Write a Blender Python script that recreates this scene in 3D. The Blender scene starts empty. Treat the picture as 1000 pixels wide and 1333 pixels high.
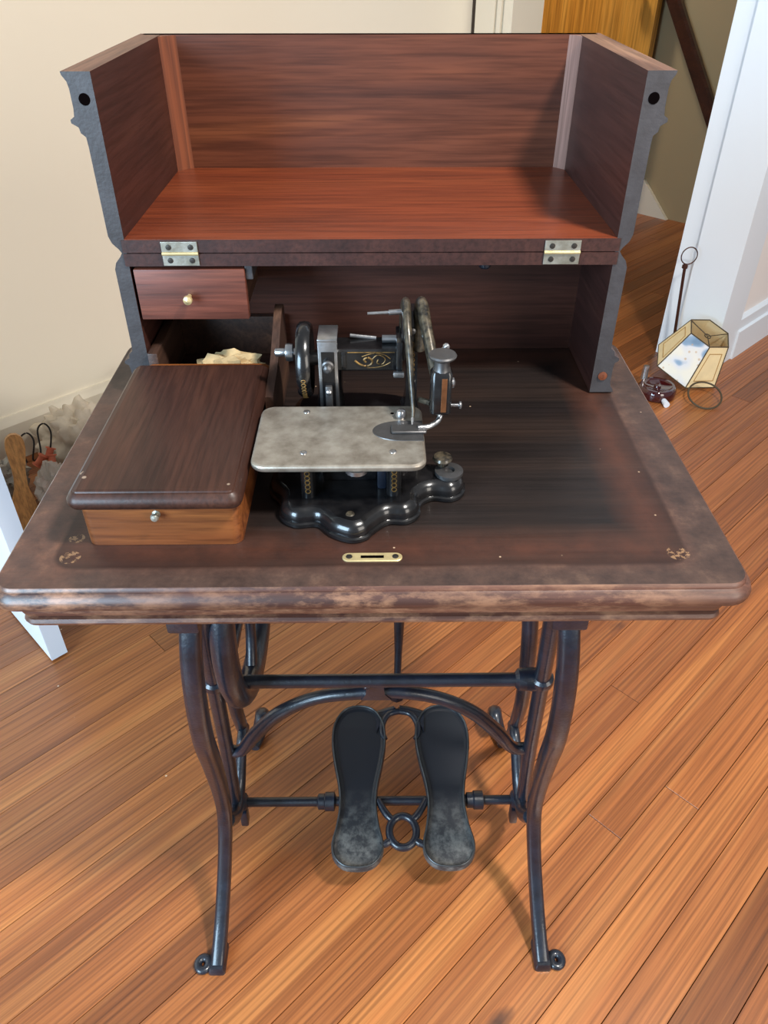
import bpy, bmesh, math, random
from mathutils import Vector, Matrix, noise

# ------------------------------------------------------------------ camera, world, light, exposure
S = bpy.context.scene
COL = S.collection
H = 0.77                                   # table top height
PITCH = math.radians(37.4)
YAW = math.atan(14 / math.hypot(1000, 764))
cam_d = bpy.data.cameras.new('camera')
cam_d.sensor_fit = 'HORIZONTAL'; cam_d.sensor_width = 36.0; cam_d.lens = 36.0
cam_d.clip_start = 0.02
cam = bpy.data.objects.new('camera', cam_d); COL.objects.link(cam)
cam.location = (0.004, -0.485, H + 0.435)
cam.rotation_euler = (math.pi / 2 - PITCH, 0, -YAW)
S.camera = cam

world = bpy.data.worlds.new('world'); S.world = world
world.use_nodes = True
bg = world.node_tree.nodes['Background']
bg.inputs[0].default_value = (0.90, 0.95, 1.0, 1); bg.inputs[1].default_value = 0.37

def area(name, loc, target, sx, sy, power, col, shape='RECTANGLE'):
    d = bpy.data.lights.new(name, 'AREA'); d.shape = shape
    d.size = sx; d.size_y = sy; d.energy = power; d.color = col
    o = bpy.data.objects.new(name, d); COL.objects.link(o)
    o.location = loc
    o.rotation_euler = (Vector(target) - Vector(loc)).to_track_quat('-Z', 'Y').to_euler()
    return o
# ceiling fixture up and to the right, window daylight from behind the camera on the left
area('ceiling_lamp_light', (0.85, -0.42, 2.45), (0.35, 0.1, 0), 0.26, 0.26, 68, (1.0, 0.96, 0.90), 'DISK')
area('window_light', (-1.75, -1.75, 1.45), (0.2, 0.3, 0.8), 1.3, 1.5, 150, (0.56, 0.79, 1.0))
area('side_fill_light', (1.95, -1.75, 1.5), (0.0, 0.9, 0.7), 1.2, 1.5, 36, (1.0, 0.93, 0.84))  # added fill to brighten the walls, no window known on this side
area('hall_fill_light', tuple(Vector((0.725, 0.689, 0)) * 2.75 + Vector((-0.689, 0.725, 0)) * 2.25 + Vector((0, 0, 2.5))), tuple(Vector((0.725, 0.689, 0)) * 3.5 + Vector((-0.689, 0.725, 0)) * 2.2 + Vector((0, 0, 1.0))), 0.25, 0.25, 6.5, (1.0, 0.9, 0.75), 'DISK').data.spread = math.radians(75)  # added hall fill, aimed to brighten the amber door

S.view_settings.view_transform = 'Standard'
S.view_settings.look = 'None'
S.view_settings.gamma = 1.0
S.view_settings.use_curve_mapping = False
S.view_settings.exposure = 0.0

# ------------------------------------------------------------------ helpers
random.seed(7)
def lin(r, g, b):
    f = lambda c: (c / 255) / 12.92 if c / 255 <= 0.04045 else (((c / 255) + 0.055) / 1.055) ** 2.4
    return (f(r), f(g), f(b), 1.0)

def new_mat(name):
    m = bpy.data.materials.new(name); m.use_nodes = True
    nt = m.node_tree
    return m, nt, nt.nodes['Principled BSDF']

def N(nt, t, **kw):
    n = nt.nodes.new(t)
    for k, v in kw.items():
        if k in n.inputs: n.inputs[k].default_value = v
        else: setattr(n, k, v)
    return n

def mixc(nt, fac, a, b, mode='MIX'):
    n = nt.nodes.new('ShaderNodeMix'); n.data_type = 'RGBA'; n.blend_type = mode
    for sock, v in ((n.inputs[0], fac), (n.inputs[6], a), (n.inputs[7], b)):
        if hasattr(v, 'links'): nt.links.new(v, sock)
        else: sock.default_value = v
    return n.outputs[2]

def ramp(nt, src, stops):
    n = nt.nodes.new('ShaderNodeValToRGB')
    el = n.color_ramp.elements
    while len(el) > 1: el.remove(el[-1])
    el[0].position, el[0].color = stops[0]
    for p, c in stops[1:]:
        e = el.new(p); e.color = c
    nt.links.new(src, n.inputs[0])
    return n.outputs[0]

def vmath(nt, op, *args):
    n = nt.nodes.new('ShaderNodeMath'); n.operation = op
    for i, a in enumerate(args):
        if hasattr(a, 'links'): nt.links.new(a, n.inputs[i])
        else: n.inputs[i].default_value = a
    return n.outputs[0]

def plain(name, col, rough=0.5, metal=0.0, bump=0.0, bscale=200, var=0.0, vscale=30, col2=None, coat=0.0, spec=0.5):
    m, nt, p = new_mat(name)
    p.inputs['Roughness'].default_value = rough; p.inputs['Metallic'].default_value = metal
    p.inputs['Coat Weight'].default_value = coat; p.inputs['Specular IOR Level'].default_value = spec
    tc = N(nt, 'ShaderNodeTexCoord')
    if col2 or var:
        c2 = col2 or tuple(x * (1 - var) for x in col[:3]) + (1,)
        nz = N(nt, 'ShaderNodeTexNoise', Scale=vscale, Detail=5.0, Roughness=0.6)
        nt.links.new(tc.outputs['Object'], nz.inputs['Vector'])
        c = ramp(nt, nz.outputs[0], [(0.35, col), (0.68, c2)])
        nt.links.new(c, p.inputs['Base Color'])
    else:
        p.inputs['Base Color'].default_value = col
    if bump:
        nb = N(nt, 'ShaderNodeTexNoise', Scale=bscale, Detail=3.0)
        nt.links.new(tc.outputs['Object'], nb.inputs['Vector'])
        bp = N(nt, 'ShaderNodeBump', Strength=bump, Distance=0.002)
        nt.links.new(nb.outputs[0], bp.inputs['Height'])
        nt.links.new(bp.outputs[0], p.inputs['Normal'])
    return m

def wood(name, dark, mid, light, axis='X', scale=1.0, rough=0.35, coat=0.15, rnd=False, bump=0.15, knots=False, stretch=0.06, mask=None, var=0.35, band=22.0, spec=0.5):
    """procedural timber: grain streaks drawn out along one object axis"""
    m, nt, p = new_mat(name)
    tc = N(nt, 'ShaderNodeTexCoord')
    vec = tc.outputs['Object']
    oi = N(nt, 'ShaderNodeObjectInfo')
    if rnd:
        cb = N(nt, 'ShaderNodeCombineXYZ')
        nt.links.new(vmath(nt, 'MULTIPLY', oi.outputs['Random'], 37.0), cb.inputs[0])
        nt.links.new(vmath(nt, 'MULTIPLY', oi.outputs['Random'], 91.0), cb.inputs[1])
        ad = N(nt, 'ShaderNodeVectorMath', operation='ADD')
        nt.links.new(vec, ad.inputs[0]); nt.links.new(cb.outputs[0], ad.inputs[1])
        vec = ad.outputs[0]
    sc = {'X': (stretch, 1, 1), 'Y': (1, stretch, 1), 'Z': (1, 1, stretch)}[axis]
    mp = N(nt, 'ShaderNodeMapping'); mp.inputs['Scale'].default_value = tuple(s * scale for s in sc)
    nt.links.new(vec, mp.inputs['Vector'])
    # large bands
    n1 = N(nt, 'ShaderNodeTexNoise', Scale=band, Detail=4.0, Roughness=0.55, Distortion=0.6)
    nt.links.new(mp.outputs[0], n1.inputs['Vector'])
    # fine pores
    mp2 = N(nt, 'ShaderNodeMapping'); mp2.inputs['Scale'].default_value = tuple((s if s == 1 else s * 0.45) * scale for s in sc)
    nt.links.new(vec, mp2.inputs['Vector'])
    n2 = N(nt, 'ShaderNodeTexNoise', Scale=190.0, Detail=3.0, Roughness=0.6)
    nt.links.new(mp2.outputs[0], n2.inputs['Vector'])
    base = ramp(nt, n1.outputs[0], [(0.30, dark), (0.5, mid), (0.72, light)])
    streak = ramp(nt, n2.outputs[0], [(0.35, (0.45, 0.42, 0.4, 1)), (0.6, (1, 1, 1, 1))])
    c = mixc(nt, 0.75, base, streak, 'MULTIPLY')
    if knots:
        wv0 = N(nt, 'ShaderNodeTexWave', Scale=19.0, Distortion=7.0, Detail=2.0); wv0.bands_direction = 'Y'
        wv0.inputs['Detail Scale'].default_value = 0.7
        mw = N(nt, 'ShaderNodeMapping'); mw.inputs['Scale'].default_value = (0.10, 1.6, 1)
        nt.links.new(vec, mw.inputs['Vector']); nt.links.new(mw.outputs[0], wv0.inputs['Vector'])
        rl = ramp(nt, wv0.outputs[0], [(0.0, (0.66, 0.60, 0.56, 1)), (0.30, (1, 1, 1, 1)), (1.0, (1.04, 1.03, 1.0, 1))])
        nm = N(nt, 'ShaderNodeTexNoise', Scale=3.0); nt.links.new(vec, nm.inputs['Vector'])
        c = mixc(nt, vmath(nt, 'MULTIPLY', nm.outputs[0], 1.0), c, rl, 'MULTIPLY')
    if rnd:
        tone = ramp(nt, oi.outputs['Random'], [(0.0, (1 - var, 1 - var * 1.1, 1 - var * 1.2, 1)), (0.3, (0.86, 0.82, 0.80, 1)), (0.65, (1.02, 1.0, 0.96, 1)), (1.0, (1.26, 1.25, 1.14, 1))])
        c = mixc(nt, 1.0, c, tone, 'MULTIPLY')
    if knots:
        mk = N(nt, 'ShaderNodeMapping'); mk.inputs['Scale'].default_value = (2.2, 5.0, 1.0)
        nt.links.new(vec, mk.inputs['Vector'])
        ds = N(nt, 'ShaderNodeTexNoise', Scale=9.0, Detail=3.0)
        nt.links.new(mk.outputs[0], ds.inputs['Vector'])
        wv = mixc(nt, 0.08, mk.outputs[0], ds.outputs['Color'])
        vo = N(nt, 'ShaderNodeTexVoronoi', Scale=1.0); vo.feature = 'F1'
        nt.links.new(wv, vo.inputs['Vector'])
        kf = ramp(nt, vo.outputs['Distance'], [(0.03, (0.9, 0.9, 0.9, 1)), (0.075, (0, 0, 0, 1))])
        c = mixc(nt, kf, c, lin(58, 34, 26))
        # pale flecks of dried paint
        v2 = N(nt, 'ShaderNodeTexVoronoi', Scale=16.0); nt.links.new(vec, v2.inputs['Vector'])
        ff = ramp(nt, v2.outputs['Distance'], [(0.022, (0.8, 0.8, 0.8, 1)), (0.035, (0, 0, 0, 1))])
        n4 = N(nt, 'ShaderNodeTexNoise', Scale=5.0); nt.links.new(vec, n4.inputs['Vector'])
        ff = vmath(nt, 'MULTIPLY', ff, vmath(nt, 'GREATER_THAN', n4.outputs[0], 0.56))
        c = mixc(nt, ff, c, lin(225, 205, 180))
    if mask: c = mask(nt, tc, c)
    nt.links.new(c, p.inputs['Base Color'])
    p.inputs['Coat Weight'].default_value = coat; p.inputs['Coat Roughness'].default_value = 0.25; p.inputs['Specular IOR Level'].default_value = spec
    nr = N(nt, 'ShaderNodeTexNoise', Scale=6.0, Detail=4.0); nt.links.new(tc.outputs['Object'], nr.inputs['Vector'])
    mr = N(nt, 'ShaderNodeMapRange'); mr.inputs[3].default_value = rough * 0.8; mr.inputs[4].default_value = min(1, rough * 1.25)
    nt.links.new(nr.outputs[0], mr.inputs[0]); nt.links.new(mr.outputs[0], p.inputs['Roughness'])
    bp = N(nt, 'ShaderNodeBump', Strength=bump, Distance=0.001)
    nt.links.new(n2.outputs[0], bp.inputs['Height']); nt.links.new(bp.outputs[0], p.inputs['Normal'])
    return m

class MB:
    """collects geometry written in world coordinates; build() links it as ONE mesh object"""
    def __init__(s): s.bm = bmesh.new()
    def quadring(s, rings, closed=True, cap=True):
        bm = s.bm
        vr = [[bm.verts.new(p) for p in r] for r in rings]
        n = len(vr[0])
        for a, b in zip(vr, vr[1:]):
            for i in range(n if closed else n - 1):
                j = (i + 1) % n
                bm.faces.new((a[i], a[j], b[j], b[i]))
        if cap:
            bm.faces.new(list(reversed(vr[0]))); bm.faces.new(vr[-1])
        return s
    def box(s, a, b, bev=0.0):
        x0, y0, z0 = (min(a[i], b[i]) for i in range(3)); x1, y1, z1 = (max(a[i], b[i]) for i in range(3))
        c = Vector(((x0 + x1) / 2, (y0 + y1) / 2, (z0 + z1) / 2))
        r = bmesh.ops.create_cube(s.bm, size=1.0, matrix=Matrix.Translation(c) @ Matrix.Diagonal((x1 - x0, y1 - y0, z1 - z0, 1)))
        if bev > 0:
            es = {e for v in r['verts'] for e in v.link_edges}
            bmesh.ops.bevel(s.bm, geom=list(es), offset=bev, segments=2, profile=0.6, affect='EDGES')
        return s
    def prism(s, pts, o, u, v, w, bev=0.0):
        """outline pts in plane o + a*u + b*v, extruded by vector w"""
        o, u, v, w = map(Vector, (o, u, v, w))
        r0 = [o + u * a + v * b for a, b in pts]
        nb = set(s.bm.verts)
        s.quadring([r0, [p + w for p in r0]])
        if bev > 0:
            vs = [x for x in s.bm.verts if x not in nb]
            n = len(pts)
            es = [e for e in {e for x in vs for e in x.link_edges} if e.calc_face_angle(0) > 0.5]
            bmesh.ops.bevel(s.bm, geom=es, offset=bev, segments=2, profile=0.5, affect='EDGES')
        return s
    def tube(s, path, r, n=12, cap=True, flat=1.0, side=(1, 0, 0), sq=1.0):
        """swept tube; r number or list; flat scales the 'side' axis of the section"""
        P = [Vector(p) for p in path]; k = len(P)
        rs = r if isinstance(r, (list, tuple)) else [r] * k
        rings = []
        sd = Vector(side)
        for i in range(k):
            t = (P[min(i + 1, k - 1)] - P[max(i - 1, 0)]).normalized()
            a = sd - t * sd.dot(t)
            if a.length < 1e-4: a = t.orthogonal()
            a.normalize(); b = t.cross(a)
            rings.append([P[i] + (a * math.copysign(abs(math.cos(q)) ** sq, math.cos(q)) * flat + b * math.copysign(abs(math.sin(q)) ** sq, math.sin(q))) * rs[i] for q in (2 * math.pi * (j + 0.5) / n for j in range(n))])
        return s.quadring(rings, True, cap)
    def loop(s, path, r, n=10, side=(0, 0, 1), flat=1.0):
        """closed tube"""
        P = [Vector(p) for p in path]; k = len(P); rings = []
        for i in range(k):
            t = (P[(i + 1) % k] - P[i - 1]).normalized()
            a = Vector(side); a = a - t * a.dot(t); a.normalize(); b = t.cross(a)
            rings.append([P[i] + (a * math.cos(q) * flat + b * math.sin(q)) * r for q in (2 * math.pi * j / n for j in range(n))])
        rings.append(rings[0])
        s.quadring(rings, True, False)
        bmesh.ops.remove_doubles(s.bm, verts=s.bm.verts[:], dist=1e-7)
        return s
    def lathe(s, prof, o, axis=(0, 0, 1), n=24):
        """prof list of (radius, height) along axis from o"""
        ax = Vector(axis).normalized(); a = ax.orthogonal().normalized(); b = ax.cross(a); o = Vector(o)
        rings = [[o + ax * h + (a * math.cos(q) + b * math.sin(q)) * max(r, 1e-5) for q in (2 * math.pi * j / n for j in range(n))] for r, h in prof]
        return s.quadring(rings)
    def stack(s, outline, layers):
        """closed outline (x, y); layers of (inset, z): rounded slab"""
        k = len(outline); V = [Vector(p) for p in outline]
        nrm = []
        for i in range(k):
            t = (V[(i + 1) % k] - V[i - 1]).normalized(); nrm.append(Vector((-t.y, t.x)))
        ar = sum(V[i].x * V[(i + 1) % k].y - V[(i + 1) % k].x * V[i].y for i in range(k))
        if ar < 0: nrm = [-q for q in nrm]
        rings = [[(V[i].x + nrm[i].x * d, V[i].y + nrm[i].y * d, z) for i in range(k)] for d, z in layers]
        return s.quadring(rings)
    def build(s, name, mat, parent=None, smooth=35, origin=None):
        bm = s.bm
        bmesh.ops.recalc_face_normals(bm, faces=bm.faces[:])
        L = origin_of(parent) if parent is not None else Vector(origin or (0, 0, 0))
        bmesh.ops.translate(bm, verts=bm.verts[:], vec=-L)
        me = bpy.data.meshes.new(name); bm.to_mesh(me); bm.free()
        if smooth:
            me.polygons.foreach_set('use_smooth', [True] * len(me.polygons))
            me.set_sharp_from_angle(angle=math.radians(smooth))
            for p in me.polygons:
                if len(p.vertices) > 10: p.use_smooth = False
        me.materials.append(mat)
        o = bpy.data.objects.new(name, me); COL.objects.link(o)
        if parent is not None: o.parent = parent
        else: o.location = L
        return o

def origin_of(o):
    L = Vector((0, 0, 0))
    while o is not None: L += o.location; o = o.parent
    return L
def empty(name, loc, label, cat, group=None):
    o = bpy.data.objects.new(name, None); COL.objects.link(o); o.location = loc
    o.empty_display_size = 0.05
    tag(o, label, cat, group); return o
def tag(o, label, cat, group=None):
    o['label'] = label; o['category'] = cat
    if group: o['group'] = group
    return o
def struct(o): o['kind'] = 'structure'; return o

def rrect(x0, y0, x1, y1, r, k=6):
    pts = []
    for cx, cy, a0 in ((x1 - r, y0 + r, -90), (x1 - r, y1 - r, 0), (x0 + r, y1 - r, 90), (x0 + r, y0 + r, 180)):
        for i in range(k + 1):
            a = math.radians(a0 + 90 * i / k); pts.append((cx + r * math.cos(a), cy + r * math.sin(a)))
    return pts
def catmull(pts, k=6, closed=True):
    P = [Vector(p) for p in pts]; n = len(P); out = []
    rng = range(n) if closed else range(n - 1)
    for i in rng:
        g = lambda j: P[j % n] if closed else P[max(0, min(n - 1, j))]
        a, b, c, d = g(i - 1), g(i), g(i + 1), g(i + 2)
        for q in range(k):
            t = q / k
            out.append(0.5 * ((2 * b) + (c - a) * t + (2 * a - 5 * b + 4 * c - d) * t * t + (3 * b - a - 3 * c + d) * t ** 3))
    if not closed: out.append(P[-1])
    return out

# room axes: boards run along e1, e2 is square to it
RA = math.radians(43.7)
E1 = Vector((math.cos(RA), math.sin(RA), 0)); E2 = Vector((-math.sin(RA), math.cos(RA), 0))
def RW(a, b, z=0): return E1 * a + E2 * b + Vector((0, 0, z))
def rbox(mb, a0, a1, b0, b1, z0, z1, bev=0.0):
    return mb.prism([(0, 0), (a1 - a0, 0), (a1 - a0, b1 - b0), (0, b1 - b0)], RW(a0, b0, z0), E1, E2, (0, 0, z1 - z0), bev)

# ------------------------------------------------------------------ materials
M = {}
M['floor_board'] = wood('pine_floor', lin(142, 82, 42), lin(162, 97, 51), lin(180, 116, 64), 'X', 1.0, 0.40, 0.18, rnd=True, bump=0.08, knots=True, stretch=0.03, var=0.42)
M['floor_gap'] = plain('floor_gap', lin(60, 32, 20), 0.8)
M['wall_cream'] = plain('cream_paint', lin(240, 231, 212), 0.75, bump=0.06, bscale=120, spec=0.3)
M['wall_beige'] = plain('beige_paint', lin(164, 144, 110), 0.8, bump=0.06, bscale=120, spec=0.3)
M['wall_white'] = plain('white_paint', lin(236, 232, 230), 0.6, bump=0.04, bscale=90, spec=0.3)
M['trim_white'] = plain('white_gloss_paint', lin(226, 236, 246), 0.35, bump=0.04, bscale=60)
M['trim_cream'] = plain('cream_gloss_paint', lin(228, 218, 198), 0.4, bump=0.04, bscale=60)
M['added_hall_ceiling'] = plain('ceiling_paint', lin(200, 195, 185), 0.9)
M['door_amber'] = wood('amber_door_wood', lin(198, 134, 52), lin(218, 154, 64), lin(226, 168, 80), 'Z', 0.6, 0.4, 0.2)
M['dark_rail'] = wood('dark_rail_wood', lin(50, 26, 18), lin(62, 32, 22), lin(74, 40, 26), 'X', 1.0, 0.35, 0.3)
M['shadow_gap'] = plain('shadow_gap', lin(70, 58, 48), 0.8)
M['iron'] = plain('black_japanned_iron', lin(11, 16, 26), 0.38, 0.0, bump=0.2, bscale=260, col2=lin(24, 31, 44), vscale=45, coat=0.35)
M['iron_rim'] = plain('rubbed_iron_rim', lin(74, 76, 78), 0.35, 0.5, var=0.45, vscale=60)
m, nt, p = new_mat('worn_treadle_iron'); M['iron_worn'] = m
tc = N(nt, 'ShaderNodeTexCoord'); sp = N(nt, 'ShaderNodeSeparateXYZ'); nt.links.new(tc.outputs['Object'], sp.inputs[0])
nz = N(nt, 'ShaderNodeTexNoise', Scale=55.0, Detail=6.0, Roughness=0.7); nt.links.new(tc.outputs['Object'], nz.inputs['Vector'])
hl = N(nt, 'ShaderNodeMapRange'); hl.inputs[1].default_value = 0.03; hl.inputs[2].default_value = -0.05; nt.links.new(sp.outputs[1], hl.inputs[0])
wf = vmath(nt, 'MULTIPLY', hl.outputs[0], ramp(nt, nz.outputs[0], [(0.42, (0.15, 0.15, 0.15, 1)), (0.62, (1, 1, 1, 1))]))   # heels scuffed by shoes
nt.links.new(mixc(nt, wf, lin(26, 29, 35), lin(92, 92, 90)), p.inputs['Base Color'])
p.inputs['Roughness'].default_value = 0.38; p.inputs['Coat Weight'].default_value = 0.15
M['steel'] = plain('nickel_steel', lin(190, 190, 192), 0.28, 0.95, bump=0.1, bscale=300, var=0.4, vscale=60)
M['steel_dull'] = plain('dull_plate_steel', lin(178, 170, 158), 0.42, 0.75, bump=0.12, bscale=200, col2=lin(134, 124, 112), vscale=48)
M['steel_grey'] = plain('grey_steel', lin(104, 102, 102), 0.40, 0.8, var=0.35, vscale=50)
M['japan'] = plain('glossy_black_enamel', lin(10, 10, 12), 0.24, 0.1, col2=lin(26, 25, 26), vscale=60, coat=0.35, bump=0.05)
M['gold'] = plain('gold_leaf', lin(140, 106, 56), 0.45, 0.5, var=0.75, vscale=190)
M['copper'] = plain('copper_sheen_strip', lin(128, 84, 54), 0.35, 0.6, var=0.4, vscale=120)
M['bronze'] = plain('brassy_edge', lin(18, 18, 19), 0.34, 0.3, col2=lin(92, 82, 66), vscale=150, coat=0.4)
M['brass'] = plain('brass_plate', lin(222, 200, 148), 0.35, 0.6, var=0.25, vscale=90)
M['hinge'] = plain('aged_nickel_hinge', lin(196, 196, 186), 0.34, 0.8, col2=lin(150, 146, 130), vscale=60, bump=0.1)
M['screw'] = plain('dark_screw', lin(72, 68, 64), 0.4, 0.8)
M['hole'] = plain('dark_hole', lin(8, 5, 5), 1.0, spec=0.0)

RED_D, RED_M, RED_L = lin(72, 39, 29), lin(96, 52, 35), lin(126, 73, 44)
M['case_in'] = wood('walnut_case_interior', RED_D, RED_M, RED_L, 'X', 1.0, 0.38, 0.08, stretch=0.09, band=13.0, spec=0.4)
M['case_low'] = wood('shaded_walnut_back', lin(46, 26, 21), lin(60, 33, 26), lin(78, 44, 33), 'X', 1.0, 0.42, 0.05, stretch=0.09, band=13.0, spec=0.35)  # interior walnut with the shade inside the lower half put into its colour
M['case_floor'] = wood('walnut_case_floor', lin(98, 43, 23), lin(118, 53, 28), lin(134, 66, 35), 'X', 1.0, 0.36, 0.12, stretch=0.10, band=11.0)
M['case_side'] = wood('dark_walnut_sides', lin(48, 26, 23), lin(56, 30, 26), lin(68, 38, 31), 'Y', 1.0, 0.42, 0.12, stretch=0.08)
M['case_edge'] = plain('window_greyed_finish', lin(58, 55, 57), 0.5, 0.0, bump=0.15, bscale=260, col2=lin(46, 42, 43), vscale=40)  # dark end-grain finish, with cool window light greyed into its colour
M['case_rim'] = wood('dusty_rim_wood', lin(84, 58, 46), lin(112, 80, 64), lin(140, 106, 84), 'Y', 1.0, 0.6, 0.0, stretch=0.1)
M['block_left'] = wood('orange_corner_block', lin(92, 44, 22), lin(108, 53, 27), lin(122, 64, 34), 'Z', 1.0, 0.5, 0.05)
M['block_right'] = wood('pale_corner_block', lin(118, 86, 76), lin(150, 114, 102), lin(168, 132, 118), 'Z', 1.2, 0.6, 0.0)
M['drawer_front'] = wood('red_drawer_front', lin(84, 42, 30), lin(104, 54, 40), lin(120, 68, 50), 'X', 1.4, 0.5, 0.05, stretch=0.1)
M['box_side'] = wood('figured_box_front', lin(76, 36, 19), lin(106, 56, 27), lin(142, 84, 42), 'X', 1.2, 0.34, 0.25, stretch=0.12)
M['dark_wood'] = wood('dark_divider_wood', lin(48, 32, 26), lin(66, 44, 34), lin(90, 62, 46), 'Y', 1.3, 0.45, 0.1)

def edge_wear(nt, tc, c):
    """finish rubbed through to paler wood in streaks along the mouldings"""
    mp = N(nt, 'ShaderNodeMapping'); mp.inputs['Scale'].default_value = (0.35, 0.6, 1.0)
    nt.links.new(tc.outputs['Object'], mp.inputs['Vector'])
    n5 = N(nt, 'ShaderNodeTexNoise', Scale=60.0, Detail=7.0, Roughness=0.72); nt.links.new(mp.outputs[0], n5.inputs['Vector'])
    n6 = N(nt, 'ShaderNodeTexNoise', Scale=5.0, Detail=2.0); nt.links.new(tc.outputs['Object'], n6.inputs['Vector'])
    f = vmath(nt, 'MULTIPLY', ramp(nt, n5.outputs[0], [(0.46, (0, 0, 0, 1)), (0.62, (1, 1, 1, 1))]), ramp(nt, n6.outputs[0], [(0.40, (0.15, 0.15, 0.15, 1)), (0.62, (0.9, 0.9, 0.9, 1))]))
    return mixc(nt, f, c, lin(146, 106, 80))
def lid_flecks(nt, tc, c):
    v2 = N(nt, 'ShaderNodeTexVoronoi', Scale=40.0); nt.links.new(tc.outputs['Object'], v2.inputs['Vector'])
    ff = ramp(nt, v2.outputs['Distance'], [(0.06, (0.8, 0.8, 0.8, 1)), (0.09, (0, 0, 0, 1))])
    n4 = N(nt, 'ShaderNodeTexNoise', Scale=11.0); nt.links.new(tc.outputs['Object'], n4.inputs['Vector'])
    return mixc(nt, vmath(nt, 'MULTIPLY', ff, vmath(nt, 'GREATER_THAN', n4.outputs[0], 0.56)), c, lin(150, 130, 112))
M['edge_wood'] = wood('worn_moulding_wood', lin(58, 35, 29), lin(80, 49, 40), lin(108, 72, 56), 'X', 1.3, 0.42, 0.15, stretch=0.07, mask=edge_wear)
M['box_lid'] = wood('dark_box_lid', lin(46, 26, 20), lin(56, 32, 24), lin(70, 41, 29), 'Y', 1.3, 0.42, 0.05, stretch=0.12, band=14.0, spec=0.35, mask=lid_flecks)
def top_mask(nt, tc, c):
    """paler, drier border outside the footprint of the closed cover, with worn spots on its outline"""
    sp = N(nt, 'ShaderNodeSeparateXYZ'); nt.links.new(tc.outputs['Object'], sp.inputs[0])
    # object origin: table root (0, 0.2, 0); footprint |x|<0.275, y 0.008..0.43
    nz = N(nt, 'ShaderNodeTexNoise', Scale=14.0, Detail=4.0); nt.links.new(tc.outputs['Object'], nz.inputs['Vector'])
    wob = vmath(nt, 'MULTIPLY', vmath(nt, 'SUBTRACT', nz.outputs[0], 0.5), 0.006)
    qx = vmath(nt, 'SUBTRACT', vmath(nt, 'ABSOLUTE', sp.outputs[0]), 0.255)
    qy = vmath(nt, 'SUBTRACT', vmath(nt, 'ABSOLUTE', vmath(nt, 'SUBTRACT', sp.outputs[1], 0.020)), 0.192)
    mx = vmath(nt, 'MAXIMUM', qx, 0.0); my = vmath(nt, 'MAXIMUM', qy, 0.0)
    d = vmath(nt, 'SQRT', vmath(nt, 'ADD', vmath(nt, 'MULTIPLY', mx, mx), vmath(nt, 'MULTIPLY', my, my)))
    d = vmath(nt, 'ADD', d, vmath(nt, 'MINIMUM', vmath(nt, 'MAXIMUM', qx, qy), 0.0))
    d = vmath(nt, 'ADD', vmath(nt, 'SUBTRACT', d, 0.02), wob)
    out = N(nt, 'ShaderNodeMapRange'); out.inputs[1].default_value = -0.0015; out.inputs[2].default_value = 0.0025
    nt.links.new(d, out.inputs[0])
    n5 = N(nt, 'ShaderNodeTexNoise', Scale=38.0, Detail=6.0, Roughness=0.7); nt.links.new(tc.outputs['Object'], n5.inputs['Vector'])
    border = ramp(nt, n5.outputs[0], [(0.34, lin(62, 46, 41)), (0.55, lin(86, 64, 55)), (0.75, lin(118, 90, 74))])
    c = mixc(nt, out.outputs[0], c, mixc(nt, 0.75, c, border))
    n7 = N(nt, 'ShaderNodeTexNoise', Scale=5.0, Detail=5.0, Roughness=0.6); nt.links.new(tc.outputs['Object'], n7.inputs['Vector'])
    c = mixc(nt, 0.9, c, ramp(nt, n7.outputs[0], [(0.36, (0.62, 0.66, 0.70, 1)), (0.52, (0.86, 0.88, 0.90, 1)), (0.68, (1.25, 1.0, 0.85, 1))]), 'MULTIPLY')
    # rubbed band just inside the outline
    band = N(nt, 'ShaderNodeMapRange'); band.inputs[1].default_value = 0.035; band.inputs[2].default_value = 0.0
    nt.links.new(vmath(nt, 'ABSOLUTE', vmath(nt, 'ADD', d, 0.022)), band.inputs[0])
    bf = vmath(nt, 'MULTIPLY', vmath(nt, 'MULTIPLY', band.outputs[0], n5.outputs[0]), 0.9)
    c = mixc(nt, bf, c, lin(88, 50, 36))
    n8 = N(nt, 'ShaderNodeTexNoise', Scale=190.0, Detail=5.0, Roughness=0.7); nt.links.new(tc.outputs['Object'], n8.inputs['Vector'])
    # bare patches at the front corners
    for cx, cy, sx in ((0.266, -0.178, 0.010), (-0.262, -0.178, 0.009), (-0.264, -0.152, 0.007)):
        dx = vmath(nt, 'DIVIDE', vmath(nt, 'SUBTRACT', sp.outputs[0], cx), sx)
        dy = vmath(nt, 'DIVIDE', vmath(nt, 'SUBTRACT', sp.outputs[1], cy), sx * 0.9)
        rr = vmath(nt, 'ADD', vmath(nt, 'MULTIPLY', dx, dx), vmath(nt, 'MULTIPLY', dy, dy))
        f = vmath(nt, 'MULTIPLY', vmath(nt, 'LESS_THAN', rr, 1.0), vmath(nt, 'GREATER_THAN', n8.outputs[0], 0.52))
        c = mixc(nt, vmath(nt, 'MULTIPLY', f, 0.6), c, lin(150, 116, 84))
    v2 = N(nt, 'ShaderNodeTexVoronoi', Scale=48.0); nt.links.new(tc.outputs['Object'], v2.inputs['Vector'])
    ff = ramp(nt, v2.outputs['Distance'], [(0.032, (0.8, 0.8, 0.8, 1)), (0.055, (0, 0, 0, 1))])
    n4 = N(nt, 'ShaderNodeTexNoise', Scale=9.0); nt.links.new(tc.outputs['Object'], n4.inputs['Vector'])
    ff = vmath(nt, 'MULTIPLY', ff, vmath(nt, 'GREATER_THAN', n4.outputs[0], 0.53))
    return mixc(nt, ff, c, lin(176, 150, 124))
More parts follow.
